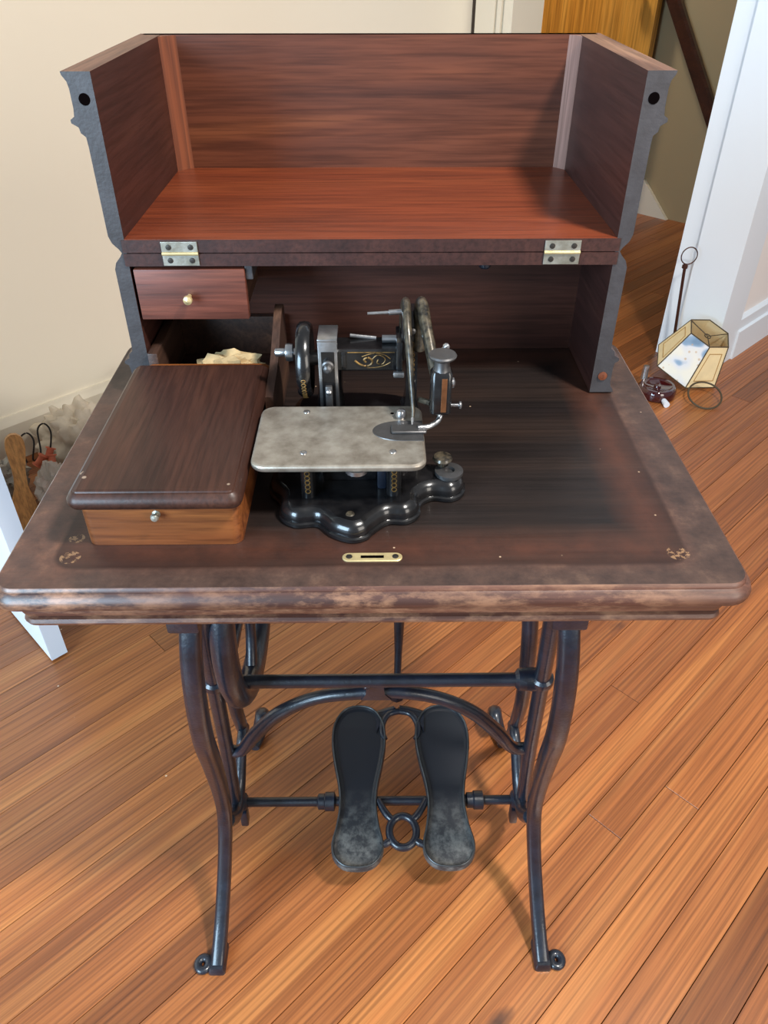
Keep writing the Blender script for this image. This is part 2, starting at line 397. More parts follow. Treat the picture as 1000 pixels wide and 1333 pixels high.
M['table_top'] = wood('dark_table_top', lin(28, 21, 20), lin(36, 27, 24), lin(48, 35, 29), 'X', 1.0, 0.46, 0.05, stretch=0.06, mask=top_mask, spec=0.35)

# ------------------------------------------------------------------ the room
mb = MB(); rbox(mb, -2.2, 4.6, -2.2, 2.9, -0.06, -0.014)
floor = struct(mb.build('floor', M['floor_gap'], smooth=0))
BW = 0.0637
def plank(a0, a1, b):
    mb = MB(); g = 0.0005; t = 0.0005
    a0 += g; a1 -= g
    x0, x1, y0, y1 = 0, a1 - a0, g, BW - g
    rings = [[(x0, y0, -0.014), (x1, y0, -0.014), (x1, y1, -0.014), (x0, y1, -0.014)],
             [(x0, y0, -t), (x1, y0, -t), (x1, y1, -t), (x0, y1, -t)],
             [(x0 + t, y0 + t * .7, 0), (x1 - t, y0 + t * .7, 0), (x1 - t, y1 - t * .7, 0), (x0 + t, y1 - t * .7, 0)]]
    mb.quadring(rings)
    o = mb.build('floor_board', M['floor_board'], None, 0)
    o.parent = floor
    o.location = RW(a0, b); o.rotation_euler = (0, 0, RA)
    return o
k0 = -27
for k in range(k0, 36):
    b = -0.2675 + k * BW
    lo, hi = (-1.1, 3.85) if k < 12 else ((-0.9, 3.9) if b < 1.72 else (2.0, 3.9))
    a = lo - random.uniform(0, 1.6)
    while a < hi:
        l = random.uniform(1.6, 3.6); plank(a, min(a + l, hi + 0.7), b); a += l

W = 1.69
mb = MB(); rbox(mb, -2.2, 2.10, W, W + 0.10, 0, 2.6)
struct(mb.build('wall_left', M['wall_cream'], smooth=0))
mb = MB(); mb.prism([(0, 0), (0.016, 0), (0.016, 0.105), (0.010, 0.118), (0.006, 0.13), (0, 0.13)], RW(-2.2, W, 0), -E2, (0, 0, 1), E1 * 4.28)
struct(mb.build('baseboard_left', M['trim_cream'], smooth=0))
# doorway wall (plane e1 = 2.1): left casing, head, right casing
mb = MB(); rbox(mb, 2.09, 2.10, W - 0.028, W, 0, 2.5)  # dark strip standing in for the corner shadow beside the casing
struct(mb.build('shadow_gap_strip', M['shadow_gap'], smooth=0))
mb = MB()
for i, (b0, b1, dep) in enumerate(((1.50, 1.535, .030), (1.535, 1.548, .018), (1.548, 1.565, .030), (1.565, 1.578, .018), (1.578, 1.662, .026))):
    rbox(mb, 2.10 - dep, 2.24, b0, b1, 0, 2.5)
struct(mb.build('trim_2', M['trim_cream'], smooth=0))
mb = MB(); rbox(mb, 2.10, 2.24, 1.66, 2.8, 0, 2.6)
struct(mb.build('wall_doorway', M['wall_cream'], smooth=0))
mb = MB(); rbox(mb, 2.07, 2.24, 0.765, 1.66, 2.1, 2.6)
struct(mb.build('trim_3', M['trim_white'], smooth=0))
mb = MB(); rbox(mb, 2.115, 2.26, 0.705, 0.77, 0, 2.6, 0.004); rbox(mb, 2.10, 2.25, 0.56, 0.705, 0, 2.6, 0.004)
struct(mb.build('trim_4', M['trim_white'], smooth=30))
mb = MB(); rbox(mb, 2.11, 4.6, 0.575, 0.70, 0, 2.6)
struct(mb.build('wall_right', M['wall_white'], smooth=0))
mb = MB(); mb.prism([(0, 0), (0.022, 0), (0.022, 0.10), (0.014, 0.105), (0.014, 0.14), (0.006, 0.15), (0, 0.15)], RW(2.25, 0.575, 0), -E2, (0, 0, 1), E1 * 2.3)
struct(mb.build('baseboard_right', M['trim_white'], smooth=0))
mb = MB(); rbox(mb, 4.55, 4.65, -2.0, 0.60, 0, 2.6)
struct(mb.build('wall_back', M['wall_white'], smooth=0))
# hall behind the doorway
mb = MB(); rbox(mb, 3.55, 3.65, 0.6, 2.9, 0, 2.6)
struct(mb.build('wall_hall', M['wall_beige'], smooth=0))
mb = MB(); rbox(mb, 2.24, 3.6, 2.72, 2.8, 0, 2.6)
struct(mb.build('wall_hall_side', M['wall_beige'], smooth=0))
mb = MB(); rbox(mb, 2.24, 4.6, 0.56, 2.9, 2.6, 2.66)  # unseen ceiling, added over the hall alone to darken it
struct(mb.build('added_hall_ceiling', M['added_hall_ceiling'], smooth=0))
mb = MB(); mb.prism([(0, 0), (0.20, 0), (0.035, 0.165), (0, 0.165)], RW(3.548, 1.725, 0), -E2, (0, 0, 1), -E1 * 0.02)
struct(mb.build('baseboard_hall', M['trim_cream'], smooth=0))
# amber door of the hall
d = bpy.data.objects.new('door_2', None); COL.objects.link(d); d.location = RW(3.45, 2.1); struct(d)
mb = MB(); rbox(mb, 3.44, 3.48, 1.745, 2.50, 0.01, 2.05, 0.003); mb.build('door_leaf', M['door_amber'], d, 30)
mb = MB(); rbox(mb, 3.40, 3.50, 2.505, 2.56, 0, 2.1, 0.003); mb.build('door_jamb', M['dark_rail'], d, 30)
mb = MB(); mb.lathe([(.012, 0), (.012, .03), (.028, .04), (.03, .055), (.018, .07), (0, .072)], RW(3.44, 1.82, 0.98), -E1, 16); mb.build('door_knob', M['brass'], d)
# stair handrail on the hall wall
hr = empty('handrail', RW(3.52, 1.5, 0.6), 'dark wooden stair handrail sloping down the beige hall wall', 'handrail')
pa, pb = RW(3.50, 1.80, 1.09), RW(3.50, 1.17, 0.17)
mb = MB(); dv = (pb - pa).normalized(); up = dv.cross(E1).normalized()
mb.prism([(-.022, -.028), (.022, -.028), (.022, .018), (.012, .028), (-.012, .028), (-.022, .018)], pa, E1, up, pb - pa); mb.build('rail', M['dark_rail'], hr, 30)
for t in (0.16, 0.75):
    q = pa.lerp(pb, t); mb = MB(); mb.tube([q, q + E1 * 0.05], 0.008, 8); mb.build('bracket', M['iron'], hr)

# open white door at the left of the frame
d = bpy.data.objects.new('door_1', None); COL.objects.link(d); d.location = RW(-0.055, 1.2); struct(d)
mb = MB(); rbox(mb, -0.074, -0.040, 0.885, 1.66, 0.006, 2.03, 0.003); mb.build('door_leaf', M['trim_white'], d, 30)
mb = MB(); rbox(mb, -0.080, -0.074, 1.02, 1.52, 0.25, 0.95, 0.003); mb.build('door_panel', M['trim_white'], d, 30)
for z in (0.25, 1.75):
    mb = MB(); mb.tube([RW(-0.036, 1.664, z), RW(-0.036, 1.664, z + 0.09)], 0.006, 10); mb.build('hinge', M['hinge'], d)

# ------------------------------------------------------------------ treadle table
T0 = Vector((0, 0.2, 0))
table = empty('treadle_table', T0, 'dark wooden treadle table with moulded top on black cast-iron stand', 'table')
out = rrect(-0.319, -0.021, 0.319, 0.452, 0.021, 8)
mb = MB(); mb.stack(out, [(0.03, 0.7475), (0.003, 0.7475), (-0.0005, 0.7485), (-0.001, 0.7505), (-0.0035, 0.7512), (-0.0045, 0.754), (-0.0045, 0.757), (-0.0025, 0.762), (0.0018, 0.7655), (0.0022, 0.7682), (0.004, 0.77), (0.012, 0.77)])
ttop = mb.build('tabletop', M['edge_wood'], table, 40)
ttop.data.materials.append(M['table_top'])
for p in ttop.data.polygons:
    if p.normal.z > 0.9: p.material_index = 1
mb = MB(); mb.stack(rrect(-0.312, -0.006, 0.312, 0.442, 0.014, 6), [(0.05, 0.712), (0.008, 0.712), (0.003, 0.713), (0.0015, 0.7165), (0.003, 0.720), (0.0075, 0.7215), (0.0075, 0.7235), (0.002, 0.7255), (0.0, 0.731), (0.001, 0.739), (0.005, 0.7440), (0.008, 0.7474), (0.05, 0.7474)])
mb.build('lower_moulding', M['edge_wood'], table, 40)
# lock plate with key slot
lk = MB().stack(rrect(-0.0265, 0.0135, 0.0255, 0.0245, 0.0054, 6), [(0, 0.7695), (0, 0.7708), (0.0006, 0.7713)]).build('lock_plate', M['brass'], table, 30)
MB().box((-0.0105, 0.0170, 0.7712), (0.0095, 0.0202, 0.7716)).build('key_slot', M['hole'], lk, 0)
for x in (-0.0205, 0.0195):
    MB().lathe([(0.0028, 0), (0.0028, .0006), (0.001, .0009)], (x, 0.019, 0.7711), n=14).build('screw', M['screw'], lk)

# --- iron stand. side frames lean outwards towards the floor
CX = 0.004
def fx(s, z): return CX + s * (0.236 + (0.180 - 0.236) * z / 0.70)
def frame_pts(s, yz, dx=0.0):
    return [Vector((fx(s, z) + s * dx, y, z)) for y, z in yz]
def bar(name, pts, r, flat=1.0, side=(1, 0, 0), n=12, k=5, parent=table, mat='iron', sq=1.0):
    pts = [tuple(p) for p in pts]
    path = catmull(pts, k, False)
    if isinstance(r, (list, tuple)):
        m = len(path); rr = []
        for i in range(m):
            t = i / (m - 1) * (len(r) - 1); j = min(int(t), len(r) - 2); rr.append(r[j] + (r[j + 1] - r[j]) * (t - j))
        r = rr
    return MB().tube(path, r, n, True, flat, side, sq).build(name, M[mat], parent, 50)

for s in (-1, 1):
    fl = [(0.052, 0.715), (0.026, 0.662), (0.020, 0.60), (0.036, 0.50), (0.070, 0.40), (0.104, 0.29), (0.119, 0.204), (0.100, 0.125), (0.062, 0.062), (0.026, 0.022), (0.006, 0.006)]
    leg = bar('front_leg', [p + Vector((0.004 if s < 0 else 0, 0, 0)) * min(1, p.z / 0.6) for p in frame_pts(s, fl)], [0.0114, 0.0114, 0.0116, 0.0120, 0.0118, 0.0113, 0.0110, 0.0108, 0.0110, 0.0112, 0.0112], 0.90, sq=0.55)
    # pad under the table and foot lug with a screw hole
    x = fx(s, 0.70)
    MB().box((x - 0.017, 0.018, 0.678), (x + 0.013 * (1 if s < 0 else 1.3), 0.085, 0.7119), 0.003).build('mounting_pad', M['iron'], leg)
    xf = fx(s, 0.0)
    MB().stack(rrect(xf - 0.012, -0.008, xf + 0.012, 0.035, 0.004, 3), [(0, 0.0), (0, 0.008), (0.003, 0.014)]).build('foot', M['iron'], leg, 40)
    ring = [(xf + s * 0.021 + 0.0078 * math.cos(q), 0.006 + 0.0088 * math.sin(q), 0.005) for q in (2 * math.pi * i / 20 for i in range(20))]
    MB().loop(ring, 0.0060, 10, flat=0.8).build('screw_lug', M['iron'], leg, 50)
    # straight inner bar, with its bead
    b2 = frame_pts(s, [(0.075, 0.7115), (0.108, 0.56), (0.140, 0.42), (0.170, 0.29), (0.205, 0.10)])
    ib = bar('inner_bar', b2, 0.0098)
    q = frame_pts(s, [(0.126, 0.482)])[0]
    dv = (b2[2] - b2[1]).normalized()
    MB().lathe([(0.0098, -.009), (0.0135, -.006), (0.0145, 0), (0.0135, .006), (0.0098, .009)], q, dv, 18).build('collar', M['iron'], ib)
    # rear leg with its scrolled foot
    rl = frame_pts(s, [(0.290, 0.7115), (0.238, 0.60), (0.216, 0.50), (0.222, 0.40), (0.250, 0.285), (0.295, 0.175), (0.335, 0.09), (0.362, 0.035), (0.382, 0.010)])
    rleg = bar('rear_leg', rl, [0.0115, 0.012, 0.012, 0.012, 0.0115, 0.011, 0.010, 0.0095, 0.009], 0.9)
    cxp = fx(s, 0.03) - s * 0.004
    sc = [(cxp, 0.372, 0.010), (cxp - s * 0.006, 0.396, 0.012), (cxp - s * 0.012, 0.415, 0.030), (cxp - s * 0.016, 0.414, 0.056), (cxp - s * 0.018, 0.396, 0.068), (cxp - s * 0.017, 0.380, 0.056)]
    bar('foot_scroll', sc, [0.009, 0.010, 0.0105, 0.010, 0.009, 0.007], 1.3, parent=rleg)
    # lower link from the pedal shaft bearing back to the rear leg, and the bearing itself
    lb = bar('lower_link', frame_pts(s, [(0.130, 0.175), (0.180, 0.108), (0.226, 0.115), (0.270, 0.175), (0.300, 0.165)], -0.004), [0.010, 0.012, 0.011, 0.009, 0.009], 0.9)
    bx = fx(s, 0.086)
    MB().lathe([(0.010, -0.014), (0.0145, -0.011), (0.0155, 0.0), (0.0145, 0.011), (0.010, 0.014)], (bx - s * 0.004, 0.214, 0.086), (1, 0, 0), 18).build('bearing', M['iron'], lb)
    MB().box((bx - s * 0.012 - 0.006, 0.196, 0.045), (bx - s * 0.012 + 0.006, 0.214, 0.082), 0.003).build('bearing_tab', M['iron'], lb)
# upper cross rod, arched brace, pedal shaft
ru = MB().tube([(fx(-1, .482), 0.130, 0.478), (fx(1, .482), 0.130, 0.478)], 0.0085, 14).build('cross_rod', M['iron'], table)
for s in (-1, 1):
    MB().lathe([(0.0085, -.02), (0.0135, -.016), (0.0145, 0.0), (0.0135, .012), (0.0085, .016)], (fx(s, .482) - s * 0.012, 0.130, 0.478), (s, 0, 0), 16).build('rod_end', M['iron'], ru)
arch = [(-0.207, 0.176, 0.276), (-0.188, 0.172, 0.284), (-0.163, 0.160, 0.335), (-0.125, 0.150, 0.392), (-0.075, 0.146, 0.427), (-0.020, 0.143, 0.440), (0.020, 0.143, 0.442), (0.075, 0.146, 0.427), (0.125, 0.150, 0.392), (0.165, 0.160, 0.335), (0.192, 0.172, 0.284), (0.213, 0.176, 0.276)]
br = bar('arched_brace', arch, [0.0085, 0.009, 0.010, 0.0095, 0.0085, 0.0085, 0.0085, 0.0085, 0.0095, 0.010, 0.009, 0.0085], n=14)
MB().prism([(-0.018, 0.000), (0.020, 0.000), (0.012, 0.012), (0.010, 0.034), (-0.010, 0.034), (-0.012, 0.012)], (0.0, 0.134, 0.436), (1, 0, 0), (0, -0.12, 0.99), (0, 0.014, 0.002), 0.003).build('centre_bracket', M['iron'], br, 50)
for (x, z) in ((-0.010, 0.466), (0.012, 0.470)):
    MB().lathe([(0.005, 0), (0.005, 0.004), (0.002, 0.006)], (x, 0.133, z), (0, -1, 0.1), 6).build('bolt', M['iron'], br)
sh = MB().tube([(fx(-1, .086), 0.214, 0.086), (fx(1, .086), 0.214, 0.086)], 0.0075, 14).build('pedal_shaft', M['iron'], table)
for x in (-0.078, 0.160):
    MB().lathe([(0.0075, -.018), (0.0125, -.015), (0.0125, -.006), (0.015, -.004), (0.015, .010), (0.0075, .013)], (x, 0.214, 0.086), (1, 0, 0), 16).build('shaft_collar', M['iron'], sh)
# treadle: two sole-shaped foot plates tied together
def sole(cx, sg):
    """outline (x, y along the sole) from heel to toe, sg mirrors it"""
    half = [(0.000, 0.000), (0.020, 0.004), (0.033, 0.020), (0.0355, 0.042), (0.030, 0.070), (0.0265, 0.105), (0.029, 0.140), (0.036, 0.180), (0.0405, 0.220), (0.038, 0.255), (0.026, 0.280), (0.010, 0.290)]
    left = [(-x * 0.98, y) for x, y in reversed(half[1:])]
    pts = half + left
    return [tuple(p) for p in catmull([(cx + sg * x, y) for x, y in pts], 3)]
def treadle_z(y): return 0.078 + (y - 0.10) * 0.16
tr = None
for cx, sg in ((-0.0300, 1), (0.1110, -1)):
    ol = [(x * 1.14, y * 0.925) for x, y in sole(0, sg)]
    k = len(ol); mb = MB()
    V = [Vector(p) for p in ol]
    def ins(dd):
        o = []
        for i in range(k):
            t = (V[(i + 1) % k] - V[i - 1]).normalized(); n = Vector((-t.y, t.x)) * (1 if sg > 0 else -1)
            o.append(V[i] + n * dd)
        return o
    rings = []
    for dd, dz in ((0.004, -0.008), (0.0, -0.006), (0.0, 0.003), (0.0015, 0.005), (0.0035, 0.0045), (0.005, 0.000), (0.009, -0.001)):
        rings.append([(cx + p.x, 0.104 + p.y, treadle_z(0.104 + p.y) + dz) for p in ins(dd)])
    mb.quadring(rings)
    fp = mb.build('foot_plate', M['iron_worn'], table, 50)
    MB().loop([(cx + p.x, 0.104 + p.y, treadle_z(0.104 + p.y) + 0.0046) for p in ins(0.0022)], 0.0017, 6).build('rim', M['iron_rim'], fp, 60)
tz = treadle_z
lk2 = bar('toe_bridge', [(-0.052, 0.362, tz(.362) - .013), (-0.008, 0.362, tz(.362) - .011), (0.041, 0.368, tz(.368) - .002), (0.090, 0.362, tz(.362) - .011), (0.134, 0.362, tz(.362) - .013)], 0.008, n=10)
c = 0.0405
for s in (-1, 1):
    bar('bridge_hook', [(c + s * 0.000, 0.364, tz(.364)), (c + s * 0.018, 0.359, tz(.359)), (c + s * 0.029, 0.343, tz(.343)), (c + s * 0.030, 0.324, tz(.324)), (c + s * 0.025, 0.312, tz(.312))], [0.005, 0.005, 0.0055, 0.0055, 0.004], n=10, parent=lk2)
    MB().prism([(0, 0), (0.03, -0.006), (0.028, -0.040), (0.018, -0.012)], (c + s * 0.012, 0.364, tz(.364) - 0.002), (s, 0, 0), (0, 1, 0.16), (0, 0, 0.004)).build('web', M['iron'], lk2)
rg = MB().loop([(c + 0.0210 * math.cos(q), 0.160 + 0.024 * math.sin(q), tz(.16) + 0.0035 * math.sin(q)) for q in (2 * math.pi * i / 28 for i in range(28))], 0.0062, 10).build('tie_ring', M['iron'], table, 50)
for s in (-1, 1):
    bar('tie_arm', [(c + s * 0.015, 0.177, tz(.177)), (c + s * 0.026, 0.188, tz(.188)), (c + s * 0.039, 0.210, tz(.210))], [0.0055, 0.006, 0.005], n=10, parent=rg)
    bar('tie_arm', [(c + s * 0.017, 0.149, tz(.149)), (c + s * 0.025, 0.143, tz(.143)), (c + s * 0.034, 0.139, tz(.139))], [0.0055, 0.006, 0.005], n=10, parent=rg)
# pitman rod from the treadle up to the crank
pm = bar('pitman_rod', [(0.036, 0.392, 0.128), (0.0375, 0.390, 0.24), (0.0385, 0.385, 0.38), (0.040, 0.365, 0.56), (0.041, 0.355, 0.7115)], [0.006, 0.0065, 0.0105, 0.012, 0.009], n=12)
MB().lathe([(0.011, -.016), (0.014, -.012), (0.014, 0.012), (0.009, .018)], (0.036, 0.392, 0.138), (0, 0, 1), 8).build('rod_nut', M['iron'], pm)
# drive wheel under the left side
wx, wy, wz, wr = -0.165, 0.245, 0.553, 0.152
wh = MB().loop([(wx, wy + wr * math.cos(q), wz + wr * math.sin(q)) for q in (2 * math.pi * i / 56 for i in range(56))], 0.0165, 14, side=(1, 0, 0), flat=0.9).build('drive_wheel', M['iron'], table, 60)
for i in range(5):
    q = math.radians(90 + 72 * i + 20)
    bar('spoke', [(wx, wy + 0.02 * math.cos(q), wz + 0.02 * math.sin(q)), (wx, wy + 0.09 * math.cos(q + .12), wz + 0.09 * math.sin(q + .12)), (wx, wy + (wr - .008) * math.cos(q), wz + (wr - .008) * math.sin(q))], [0.009, 0.007, 0.008], n=8, parent=wh)
MB().lathe([(0.014, -.05), (0.014, -.02), (0.026, -.016), (0.026, .016), (0.014, .02), (0.014, .035)], (wx, wy, wz), (1, 0, 0), 20).build('hub', M['iron'], wh)

# ------------------------------------------------------------------ folding cover (two halves hinged together)
yf = 0.309
cover = empty('folding_cover', (0, yf, H), 'dark walnut folding cover opened upwards behind the sewing machine', 'cover')
PROF = [(-0.2795, 1.100), (-0.279, 1.097), (-0.2755, 1.092), (-0.2745, 1.086), (-0.2745, 1.070), (-0.2755, 1.063), (-0.2795, 1.0605), (-0.2795, 1.0575), (-0.2735, 1.054), (-0.2725, 1.049), (-0.2685, 1.0455), (-0.2680, 1.038), (-0.268, 0.953), (-0.2655, 0.946), (-0.260, 0.940), (-0.2575, 0.936)]
def side_panel(sg, lower, y0, y1):
    prof = PROF + [(-0.2525, 0.936), (-0.2525, 1.100)]
    pts = [(x * -sg, (2 * 0.936 - z + 0.0) if lower else z) for x, z in prof]
    if lower: pts = [(x, max(z, 0.7702)) for x, z in pts]
    n0 = 0
    mb = MB(); mb.prism(pts, (0, y0, 0), (1, 0, 0), (0, 0, 1), (0, y1 - y0, 0))
    o = mb.build('side_panel', M['case_side'], cover, 30)
    o.data.materials.append(M['case_edge']); o.data.materials.append(M['case_rim'])
    for p in o.data.polygons:
        c = p.center
        if p.normal.y < -0.9: p.material_index = 1
        elif (not lower) and p.normal.z > 0.9 and c.z > 1.095 - H: p.material_index = 2
    return o
for sg in (-1, 1):
    up = side_panel(sg, False, yf, 0.612)
    MB().lathe([(0.0052, 0), (0.0052, 0.0009)], (sg * 0.2625, yf - 0.0004, 1.0775), (0, 1, 0), 18).build('peg_hole', M['hole'], up)
    side_panel(sg, True, yf, 0.445)
# upper half: floor, back, corner blocks
MB().box((-0.2525, yf, 0.9364), (0.2525, 0.612, 0.950)).build('upper_floor', M['case_floor'], cover, 30)
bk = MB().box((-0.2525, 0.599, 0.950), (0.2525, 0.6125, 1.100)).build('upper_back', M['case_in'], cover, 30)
MB().prism([(0.599, 1.100), (0.6125, 1.100), (0.618, 1.098), (0.622, 1.092), (0.622, 1.07), (0.628, 1.06), (0.618, 1.045), (0.6125, 1.04)], (-0.2745, 0, 0), (0, 1, 0), (0, 0, 1), (0.549, 0, 0)).build('back_moulding', M['case_side'], bk, 30)
# front lip strip of the upper half and of the lower half
MB().box((-0.2560, yf - 0.0012, 0.9366), (0.2560, yf, 0.9495)).build('upper_lip', M['case_side'], cover, 0)
MB().prism([(-0.2525, 0.599), (-0.2525, 0.583), (-0.2345, 0.599)], (0, 0, 0.950), (1, 0, 0), (0, 1, 0), (0, 0, 0.1495)).build('corner_block', M['block_left'], cover, 0)
MB().prism([(0.2525, 0.599), (0.2525, 0.584), (0.240, 0.599)], (0, 0, 0.950), (1, 0, 0), (0, 1, 0), (0, 0, 0.1495)).build('corner_block', M['block_right'], cover, 0)
# lower half: top, back
MB().box((-0.2525, yf, 0.922), (0.2525, 0.445, 0.9356)).build('lower_top', M['case_side'], cover, 30)
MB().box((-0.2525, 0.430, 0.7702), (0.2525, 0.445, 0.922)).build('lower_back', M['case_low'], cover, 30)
MB().box((-0.2560, yf - 0.0012, 0.9225), (0.2560, yf, 0.9354)).build('lower_lip', M['case_side'], cover, 0)
MB().lathe([(0.0065, 0), (0.0065, 0.010), (0.005, 0.012)], (0.122, 0.335, 0.922), (0, 0, -1), 16).build('catch', M['iron'], cover)
MB().lathe([(0.005, 0), (0.0052, 0.0015), (0.002, .002)], (0.2640, yf, 0.793), (0, -1, 0), 14).build('dowel', M['block_left'], cover)
for hx in (-0.197, 0.197):
    h = MB().tube([(hx - 0.0185, yf - 0.003, 0.936), (hx + 0.0185, yf - 0.003, 0.936)], 0.0017, 10).build('hinge', M['brass'], cover)
    for z0, z1 in ((0.9374, 0.9480), (0.9236, 0.9346)):
        MB().box((hx - 0.0185, yf - 0.0028, z0), (hx + 0.0185, yf - 0.0012, z1), 0.0003).build('hinge_leaf', M['hinge'], h, 0)
        for dx in (-0.011, 0.0115):
            MB().lathe([(0.0030, 0), (0.0028, .0007), (0.001, .0009)], (hx + dx, yf - 0.0028, (z0 + z1) / 2), (0, -1, 0), 12).build('hinge_screw', M['screw'], h)
# little drawer hung at the left under the lower top
dr = MB().box((-0.2495, 0.3080, 0.8640), (-0.1335, 0.3180, 0.9190), 0.0012).build('drawer', M['drawer_front'], cover, 30)
MB().box((-0.2485, 0.3182, 0.8660), (-0.1385, 0.4280, 0.9150)).build('drawer_body', M['dark_wood'], dr, 0)
MB().lathe([(0.0022, 0), (0.0022, 0.004), (0.0040, 0.007), (0.0050, 0.010), (0.0045, 0.013), (0.001, 0.0145)], (-0.1945, 0.308, 0.8905), (0, -1, -0.05), 16).build('knob', M['brass'], dr)
MB().box((-0.1335, 0.312, 0.9065), (-0.1255, 0.428, 0.9215), 0.001).build('drawer_rail', M['case_edge'], cover, 0)

# ------------------------------------------------------------------ accessory box at the left
bx = empty('accessory_box', (-0.18, 0.16, H), 'low wooden accessory box with sliding lid at left of the sewing machine', 'box')
body = MB().stack(rrect(-0.2510, 0.0385, -0.1150, 0.300, 0.009, 5), [(0.0, 0.7702), (0, 0.8150)]).build('box_body', M['box_side'], bx, 40)
body.data.materials.append(M['dark_wood'])
MB().lathe([(0.0036, 0), (0.0036, 0.001), (0.0018, .0015), (0.0018, 0.003), (0.0032, 0.0045), (0.0038, 0.0065), (0.0028, 0.0085), (0, 0.009)], (-0.1850, 0.0385, 0.8045), (0, -1, 0.1), 16).build('pin_knob', M['hinge'], bx)
MB().stack(rrect(-0.2560, 0.029, -0.1105, 0.272, 0.010, 6), [(0.003, 0.8152), (0.0005, 0.8160), (-0.001, 0.819), (-0.001, 0.823), (0.001, 0.8265), (0.004, 0.829), (0.0055, 0.8292), (0.0062, 0.8305), (0.009, 0.831)]).build('sliding_lid', M['box_lid'], bx, 30)
# right-hand divider with a stepped, rounded top; left rail behind the lid
dv = catmull([(0.210, 0.822), (0.235, 0.826), (0.262, 0.830), (0.290, 0.841), (0.315, 0.853), (0.336, 0.862), (0.352, 0.863), (0.360, 0.856)], 4, False)
pts = [(0.210, 0.7702)] + [tuple(p) for p in dv] + [(0.362, 0.7702)]
MB().prism(pts, (-0.1100, 0, 0), (0, 1, 0), (0, 0, 1), (0.0085, 0, 0), 0.0012).build('divider', M['dark_wood'], bx, 40)
MB().box((-0.2500, 0.3005, 0.7702), (-0.2390, 0.4270, 0.8270), 0.001).build('side_rail', M['dark_wood'], bx, 30)
MB().box((-0.2390, 0.4180, 0.7702), (-0.1105, 0.4270, 0.8200), 0.001).build('back_rail', M['dark_wood'], bx, 30)
# crumpled paper in the open compartment
def crumple(center, size, amp, fr, seed, sub=4, squash=None):
    mb = MB(); bmesh.ops.create_icosphere(mb.bm, subdivisions=sub, radius=1.0)
    for v in mb.bm.verts:
        d = v.co.normalized()
        n = noise.fractal(d * fr + Vector((seed, seed * 2.1, -seed)), 0.6, 2.0, 4)
        rg = 1 - abs(noise.noise(d * fr * 1.7 + Vector((seed * 3, 1, 2))))
        f = 1 + amp * n + amp * 0.5 * (rg - 0.7)
        p = Vector((d.x * size[0], d.y * size[1], d.z * size[2])) * f + Vector(center)
        if squash is not None: p.z = max(p.z, squash)
        v.co = p
    return mb
M['paper'] = plain('cream_crumpled_paper', lin(196, 170, 126), 0.8, var=0.35, vscale=60)
pp = crumple((-0.168, 0.335, 0.787), (0.042, 0.024, 0.022), 0.28, 2.6, 3.0, 4, 0.7705).build('crumpled_paper', M['paper'], None, 20, origin=(-0.165, 0.33, 0.7705))
tag(pp, 'crumpled cream paper in the open compartment behind the box lid', 'paper')

# ------------------------------------------------------------------ sewing machine
sm = empty('sewing_machine', (-0.02, 0.15, H), 'antique black enamelled sewing machine with flat steel cloth plate', 'sewing machine')
ol = [tuple(p) for p in catmull([(-0.019, 0.038), (-0.036, 0.046), (-0.050, 0.061), (-0.070, 0.060), (-0.084, 0.072), (-0.086, 0.092), (-0.097, 0.108), (-0.098, 0.130), (-0.088, 0.150), (-0.088, 0.230), (-0.084, 0.272), (-0.056, 0.286), (0.005, 0.286), (0.042, 0.272), (0.050, 0.235), (0.046, 0.180), (0.048, 0.148), (0.060, 0.142), (0.076, 0.140), (0.087, 0.127), (0.086, 0.108), (0.074, 0.098), (0.056, 0.100), (0.044, 0.090), (0.042, 0.074), (0.030, 0.064), (0.014, 0.064), (0.000, 0.050), (-0.006, 0.042)], 4)]
mbase = MB().stack(ol, [(0.001, 0.7702), (-0.001, 0.7715), (-0.001, 0.7745), (0.001, 0.7755), (0.0012, 0.777), (0.0005, 0.779), (0.002, 0.784), (0.005, 0.7875), (0.009, 0.7890)]).build('machine_base', M['japan'], sm, 50)
for x, y in ((-0.0585, 0.087), (0.0195, 0.089), (-0.0585, 0.155), (0.0195, 0.155)):
    c = MB().lathe([(0.0070, 0), (0.0068, 0.004), (0.0068, 0.034), (0.0070, 0.0385)], (x, y, 0.7885), (0, 0, 1), 16).build('column', M['japan'], sm, 50)
    for i in range(6):
        MB().loop([(x + 0.0022 * math.cos(q), y - 0.0069, 0.797 + i * 0.0048 + 0.0022 * math.sin(q)) for q in (2 * math.pi * j / 10 for j in range(10))], 0.0005, 5, side=(0, 1, 0)).build('gold_ring', M['gold'], c)
MB().box((-0.047, 0.108, 0.7885), (0.004, 0.160, 0.8269), 0.004).build('race_housing', M['japan'], sm, 40)
MB().box((0.004, 0.094, 0.7885), (0.013, 0.125, 0.8268), 0.003).build('feed_bracket', M['iron'], sm, 40)
MB().lathe([(0.010, 0), (0.010, 0.004), (0.008, .005)], (-0.014, 0.075, 0.8268), (0, 0, -1), 16).build('under_nut', M['steel'], sm)
MB().lathe([(0.004, 0), (0.004, 0.0015), (0.002, 0.0022)], (-0.020, 0.056, 0.7878), (0, -0.2, 1), 14).build('base_screw', M['bronze'], sm)
# clamp nut at the right end of the base
cl = MB().lathe([(0.0125, 0), (0.0135, .002), (0.0135, .005), (0.0055, .0056), (0.0055, 0.002)], (0.0725, 0.118, 0.7885), (0, 0, 1), 22).build('clamp_washer', M['steel_grey'], sm)
MB().lathe([(0.004, 0), (0.004, .010), (0.0085, .011), (0.0095, .013), (0.0085, .0155), (0, .016)], (0.0665, 0.126, 0.7885), (0, 0, 1), 20).build('clamp_screw', M['bronze'], cl)
